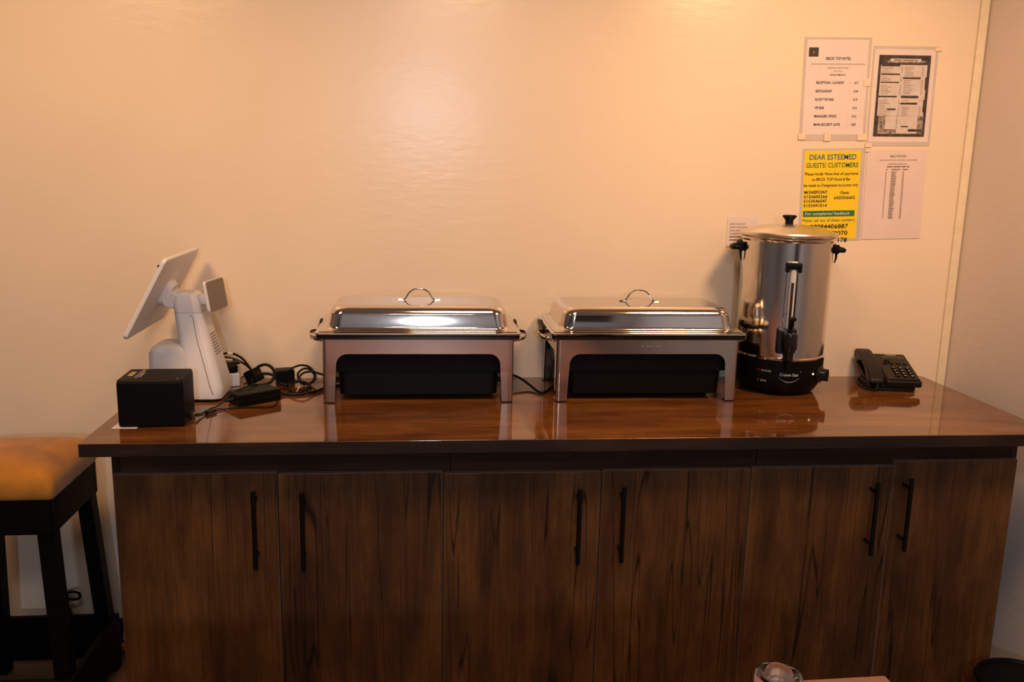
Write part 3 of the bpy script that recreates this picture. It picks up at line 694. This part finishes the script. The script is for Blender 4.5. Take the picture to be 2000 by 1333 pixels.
# customer display on the right
TB = math.atan2(.012, .08); ub = Vector((-math.sin(TB), 0, math.cos(TB))); wb = Vector((.16, .987, 0)).normalized(); ub = (ub-wb*ub.dot(wb)).normalized(); nb = wb.cross(ub)
cpos = Vector((.190-.120, .005, .303))
fm2 = frame3(cpos, wb, ub, nb); s2 = 1 if nb.x > 0 else -1
dsp = mesh_obj('customer_display', xform(loft([(.056, .038, .008, -.012*s2), (.063, .045, .010, -.008*s2), (.064, .046, .010, -.001*s2), (.062, .044, .010, .0005*s2)]), fm2), 'white', t)
mesh_obj('display_glass', xform(loft([(.0615, .0435, .008, .0005*s2), (.0605, .0425, .008, .0022*s2)]), fm2), 'disp', dsp)
mesh_obj('display_arm', bx(.010, .060, -.022, .022, .276, .304, .006), 'white2', nk)

# ------------------------------------------------------------------ cables and adapters beside the terminal
t = thing('power_adapter', 'long black power adapter brick among the cables', 'adapter', (.300, -.290, H), math.radians(38))
mesh_obj('case', bx(-.066, .066, -.036, .036, .001, .036, .005, 2), 'black', t)
mesh_obj('case_seam', bx(-.0664, .0664, -.0364, .0364, .017, .0185), 'black_gloss', t, smooth=False)
mesh_obj('strain_relief', tube([(-.062, 0, .018), (-.076, 0, .017), (-.09, .002, .016)], [.007, .006, .005, .004], 10), 'black_soft', t)
t = thing('socket_block', 'white extension socket block behind the payment terminal', 'socket', (.185, -.098, H), math.radians(20))
mesh_obj('case', bx(-.045, .032, -.022, .026, 0, .040, .004, 2), 'white2', t)
mesh_obj('socket_switch', bx(.012, .024, -.006, .006, .039, .044, .002), 'red_led', t)
mesh_obj('socket_face', bx(-.040, .028, -.018, .022, .0395, .0415, .001, 1), 'white', t)
t = thing('mains_plug', 'black mains plug pushed into the white socket block', 'plug', (.186, -.094, H+.0415), math.radians(20))
mesh_obj('body', loft([(.024, .020, .008, .0), (.026, .022, .009, .004), (.026, .022, .009, .020), (.020, .016, .008, .028)]), 'black', t)
mesh_obj('plug_lip', loft([(.034, .016, .008, .026), (.036, .018, .008, .029), (.036, .018, .008, .032), (.034, .016, .008, .034)]), 'black_gloss', t)
t = thing('mains_plug', 'loose black three pin plug lying with bare metal pins', 'plug', (.262, -.098, H+.002), math.radians(-18))
pm_ = Matrix.Translation((0, 0, .028)) @ Matrix.Rotation(math.radians(-28), 4, 'Y')
mesh_obj('body', xform(bx(-.020, .022, -.022, .022, -.022, .022, .007, 3), pm_), 'black', t)
for (yy, zz, ln) in ((0, .012, .022), (-.010, -.010, .018), (.010, -.010, .018)):
    mesh_obj('pin', xform(bx(-.020-ln, -.019, yy-.0024, yy+.0024, zz-.0035, zz+.0035, .0008, 1), pm_), 'steel', t)
t = thing('power_adapter', 'small square black adapter lying by the wall between the cable coils', 'adapter', (.352, -.062, H), math.radians(14))
mesh_obj('case', bx(-.028, .028, -.024, .024, .001, .044, .004, 2), 'black', t)
mesh_obj('case_seam', bx(-.0284, .0284, -.0244, .0244, .026, .0272), 'black_gloss', t, smooth=False)
def cable(name, label, pts, r, mat='black_soft', closed=False, cat='cable', extras=()):
    c = Vector(pts[0]); t = thing(name, label, cat, (c.x, c.y, H))
    q = [(p[0]-c.x, p[1]-c.y, p[2]-H) for p in pts]
    mesh_obj('cord', tube(q, r, 8, closed=closed, sub=8), mat, t)
    for nm, x0, x1, r_, m_ in extras:
        a, b = [Vector((p[0]-c.x, p[1]-c.y, p[2]-H)) for p in (x0, x1)]; mesh_obj(nm, tube([a, b], r_, 8, smooth=False), m_, t)
    return t
cable('plug_cable', 'thick black cable arching from behind the terminal down to the loose plug',
      [(.150, -.052, .980), (.160, -.045, .988), (.178, -.040, .990), (.198, -.042, .986), (.222, -.055, .975), (.246, -.080, .955), (.262, -.098, .938)], .0036, extras=[('cable_tag', (.174, -.041, .9895), (.190, -.041, .9875), .0065, 'tape')])
cable('plug_cable', 'thinner black cable with pale tag under the arching cable behind the terminal',
      [(.165, -.070, .985), (.172, -.062, .982), (.190, -.060, .977), (.212, -.062, .970), (.236, -.070, .957), (.258, -.084, .940), (.268, -.070, .925)], .0030, extras=[('cable_tag', (.178, -.072, .973), (.194, -.072, .971), .0065, 'tape')])
cable('looped_cable', 'black mains cable bent into a standing loop behind the long adapter',
      [(.280, -.110, .925), (.268, -.100, .935), (.276, -.100, .958), (.302, -.107, .968), (.324, -.118, .958), (.330, -.125, .938), (.318, -.135, .918), (.290, -.130, .908), (.264, -.120, .908), (.268, -.118, .935), (.300, -.122, .943), (.326, -.124, .938), (.345, -.118, .912), (.37, -.12, .905)], .0046)
cable('coiled_cable', 'black cable coil standing against the wall by the first chafing dish leg',
      [(.370, -.088, .945), (.385, -.080, .954), (.408, -.076, .959), (.432, -.072, .950), (.449, -.085, .930), (.445, -.100, .911), (.420, -.110, .908), (.400, -.095, .918), (.396, -.085, .935), (.412, -.070, .946), (.432, -.068, .942), (.446, -.08, .925), (.438, -.10, .909), (.412, -.108, .906), (.402, -.10, .925), (.415, -.09, .938), (.438, -.085, .940), (.460, -.085, .934), (.485, -.080, .925), (.52, -.07, .915)], .0034)
cable('coiled_cable', 'thin black cable coil lying flat in front of the standing coil',
      [(.352, -.205, .910), (.362, -.150, .906), (.372, -.110, .910), (.402, -.095, .912), (.434, -.120, .909), (.442, -.150, .905), (.424, -.200, .904), (.395, -.200, .904), (.378, -.165, .905), (.385, -.125, .910), (.410, -.112, .914), (.432, -.135, .910), (.430, -.175, .906), (.405, -.195, .907), (.372, -.180, .909), (.366, -.140, .909), (.390, -.108, .916), (.425, -.118, .914), (.438, -.16, .908), (.41, -.208, .904), (.375, -.215, .904)], .0022)
tag(mesh_obj('cable_tie', tube([(.405, -.20, .900), (.412, -.197, .914), (.413, -.180, .918), (.409, -.165, .909)], .0014, 6), 'tape'), 'yellow wire tie on the flat thin cable coil', 'cable tie')
cable('printer_cable', 'thin black cable leaving the receipt printer over the long adapter',
      [(.178, -.470, .914), (.186, -.440, .908), (.196, -.385, .905), (.212, -.345, .905), (.235, -.318, .925), (.262, -.300, .940), (.285, -.270, .941), (.295, -.235, .938), (.285, -.19, .912), (.262, -.15, .905)], .0020)
cable('printer_cable', 'thin black cable running in front of the long adapter with dark sleeve',
      [(.176, -.476, .912), (.184, -.455, .906), (.200, -.420, .903), (.222, -.392, .903), (.245, -.376, .903), (.285, -.362, .903), (.320, -.360, .903), (.352, -.362, .903), (.368, -.335, .903), (.362, -.27, .904), (.354, -.205, .907)], .0020, extras=[('ferrite_sleeve', (.196, -.428, .9062), (.214, -.402, .9062), .0058, 'black_gloss')])
cable('adapter_cable', 'black cable lying from the long adapter past the coils to the dish leg',
      [(.352, -.243, .915), (.372, -.225, .906), (.400, -.232, .9045), (.432, -.222, .9045), (.462, -.195, .9045), (.49, -.15, .9045), (.53, -.12, .9045)], .0040)
cable('dish_cable', 'black cable drooping on the worktop between the two chafing dishes',
      [(1.02, -.085, .940), (1.060, -.100, .934), (1.085, -.110, .928), (1.105, -.128, .920), (1.125, -.165, .910), (1.143, -.215, .9045), (1.160, -.218, .9045), (1.182, -.175, .9045), (1.215, -.13, .906), (1.26, -.10, .91)], .0042)

# ------------------------------------------------------------------ stool
t = thing('bar_stool', 'black wooden bar stool with mustard velvet seat at the left', 'stool', (-.355, -.345, 0))
h = .166
cush = bmesh.new(); n = 18; g_ = {}
mesh_obj('cushion', loft([(h-.004, h-.004, .012, .692), (h, h, .016, .700), (h+.002, h+.002, .018, .716), (h+.001, h+.001, .022, .738), (h-.008, h-.008, .03, .757), (h-.026, h-.026, .04, .771), (h-.055, h-.055, .05, .781), (h-.10, h-.10, .05, .787), (h-.14, h-.14, .02, .789)], 6), 'velvet', t)
ap = bmesh.new(); a = h-.006
box(ap, -a, a, -a, -a+.02, 0.592, .694, .002, 1); box(ap, -a, a, a-.02, a, 0.592, .694, .002, 1)
box(ap, -a, -a+.02, -a+.02, a-.02, 0.592, .694, .002, 1); box(ap, a-.02, a, -a+.02, a-.02, 0.592, .694, .002, 1)
mesh_obj('apron', ap, 'stoolwood', t)
for sx in (-1, 1):
    for sy in (-1, 1):
        tp_, bt = Vector((sx*(a-.030), sy*(a-.030), .690)), Vector((sx*(a+.004), sy*(a+.002), 0))
        lb = bmesh.new(); ring = []
        for p, w_ in ((bt, .021), (tp_, .021)): ring.append([lb.verts.new(p+Vector((dx*w_, dy*w_, 0))) for dx, dy in ((-1, -1), (1, -1), (1, 1), (-1, 1))])
        for k in range(4): lb.faces.new((ring[0][k], ring[0][(k+1) % 4], ring[1][(k+1) % 4], ring[1][k]))
        lb.faces.new(ring[0]); lb.faces.new(ring[1]); mesh_obj('leg', lb, 'stoolwood', t, smooth=False)
o_ = .187
for q in ((-o_, o_, -o_, -o_+.018), (-o_, o_, o_-.018, o_), (-o_, -o_+.018, -o_+.018, o_-.018), (o_-.018, o_, -o_+.018, o_-.018)):
    mesh_obj('foot_rail', bx(*q, .03, .176, .002, 1), 'stoolwood', t)

# things on the floor behind the stool
t = thing('bottle', 'dark bottle with loop handle on the floor behind the stool', 'bottle', (-.372, -.085, 0))
mesh_obj('body', lathe([(0, 0), (.032, 0), (.034, .01), (.034, .12), (.028, .15), (.022, .165), (.022, .178), (0, .178)], 28), 'navy', t)
mesh_obj('cap', lathe([(0, .176), (.024, .176), (.024, .20), (.02, .206), (0, .207)], 24), 'black', t)
mesh_obj('carry_loop', tube([(0, 0, .200), (.03, 0, .214), (.056, 0, .210), (.060, 0, .196), (.046, 0, .188), (.018, 0, .19)], .0045, 8), 'black', t)
t = thing('wrapper', 'crumpled orange and cream wrapper in the gap beside the cabinet', 'wrapper', (-.150, -.105, 0))
bm = bmesh.new(); bmesh.ops.create_icosphere(bm, subdivisions=2, radius=.03)
for v in bm.verts: v.co = Vector((v.co.x*(1+random.uniform(-.3, .3))*1.3, v.co.y*1.2*(1+random.uniform(-.3, .3)), .032+v.co.z*(1+random.uniform(-.3, .2))))
mesh_obj('crumple', bm, 'orange', t, smooth=False)
fl = bmesh.new(); box(fl, -.035, .01, -.004, .002, .05, .118, .001, 1); xform(fl, Matrix.Rotation(.1, 4, 'Y')); mesh_obj('flap', fl, 'tape', t)

# ------------------------------------------------------------------ waste bin by the grey wall
t = thing('waste_bin', 'black round waste bin in front of the right cabinet end', 'bin', (2.45, -.775, 0))
mesh_obj('body', lathe([(0, .002), (.098, .002), (.100, .006), (.122, .205), (.117, .205), (.096, .012), (0, .012)], 48), 'black_soft', t)
mesh_obj('rim', lathe([(.117, .200), (.127, .200), (.130, .206), (.127, .213), (.119, .213), (.116, .206)], 48), 'black', t)
mesh_obj('bin_liner', lathe([(.117, .19), (.108, .15), (.07, .13), (0, .125)], 32), 'black_soft', t)

# ------------------------------------------------------------------ foreground table and upturned glass
t = thing('table', 'salmon topped table whose far corner shows at the bottom edge', 'table', (.80, -1.92, 0), math.radians(1.5))
mesh_obj('table_top', bx(-.80, .806, -.42, .413, .690, .72, .003, 2), 'salmon', t)
for sx in (-1, 1):
    for sy in (-1, 1): mesh_obj('leg', bx(sx*.74-.025, sx*.74+.025, sy*.36-.025, sy*.36+.025, 0, .690, .003, 1), 'table_leg', t)
    mesh_obj('apron', bx(sx*.74-.009, sx*.74+.009, -.335, .335, .63, .690), 'table_leg', t, smooth=False)
t = thing('drinking_glass', 'clear upturned glass standing on the salmon table', 'glass', (1.352, -1.590, .7202))
mesh_obj('bowl', lathe([(.0355, 0), (.0375, 0), (.0385, .04), (.0395, .074), (.0375, .080), (.032, .0815), (.026, .0785), (.012, .0775), (0, .0775), ], 56) if False else
         lathe([(.0325, .0), (.0350, .0), (.0362, .03), (.0380, .068), (.0370, .0765), (.0320, .0785), (.0270, .0765), (.0240, .0735), (0, .0735)], 56), 'glass', t)
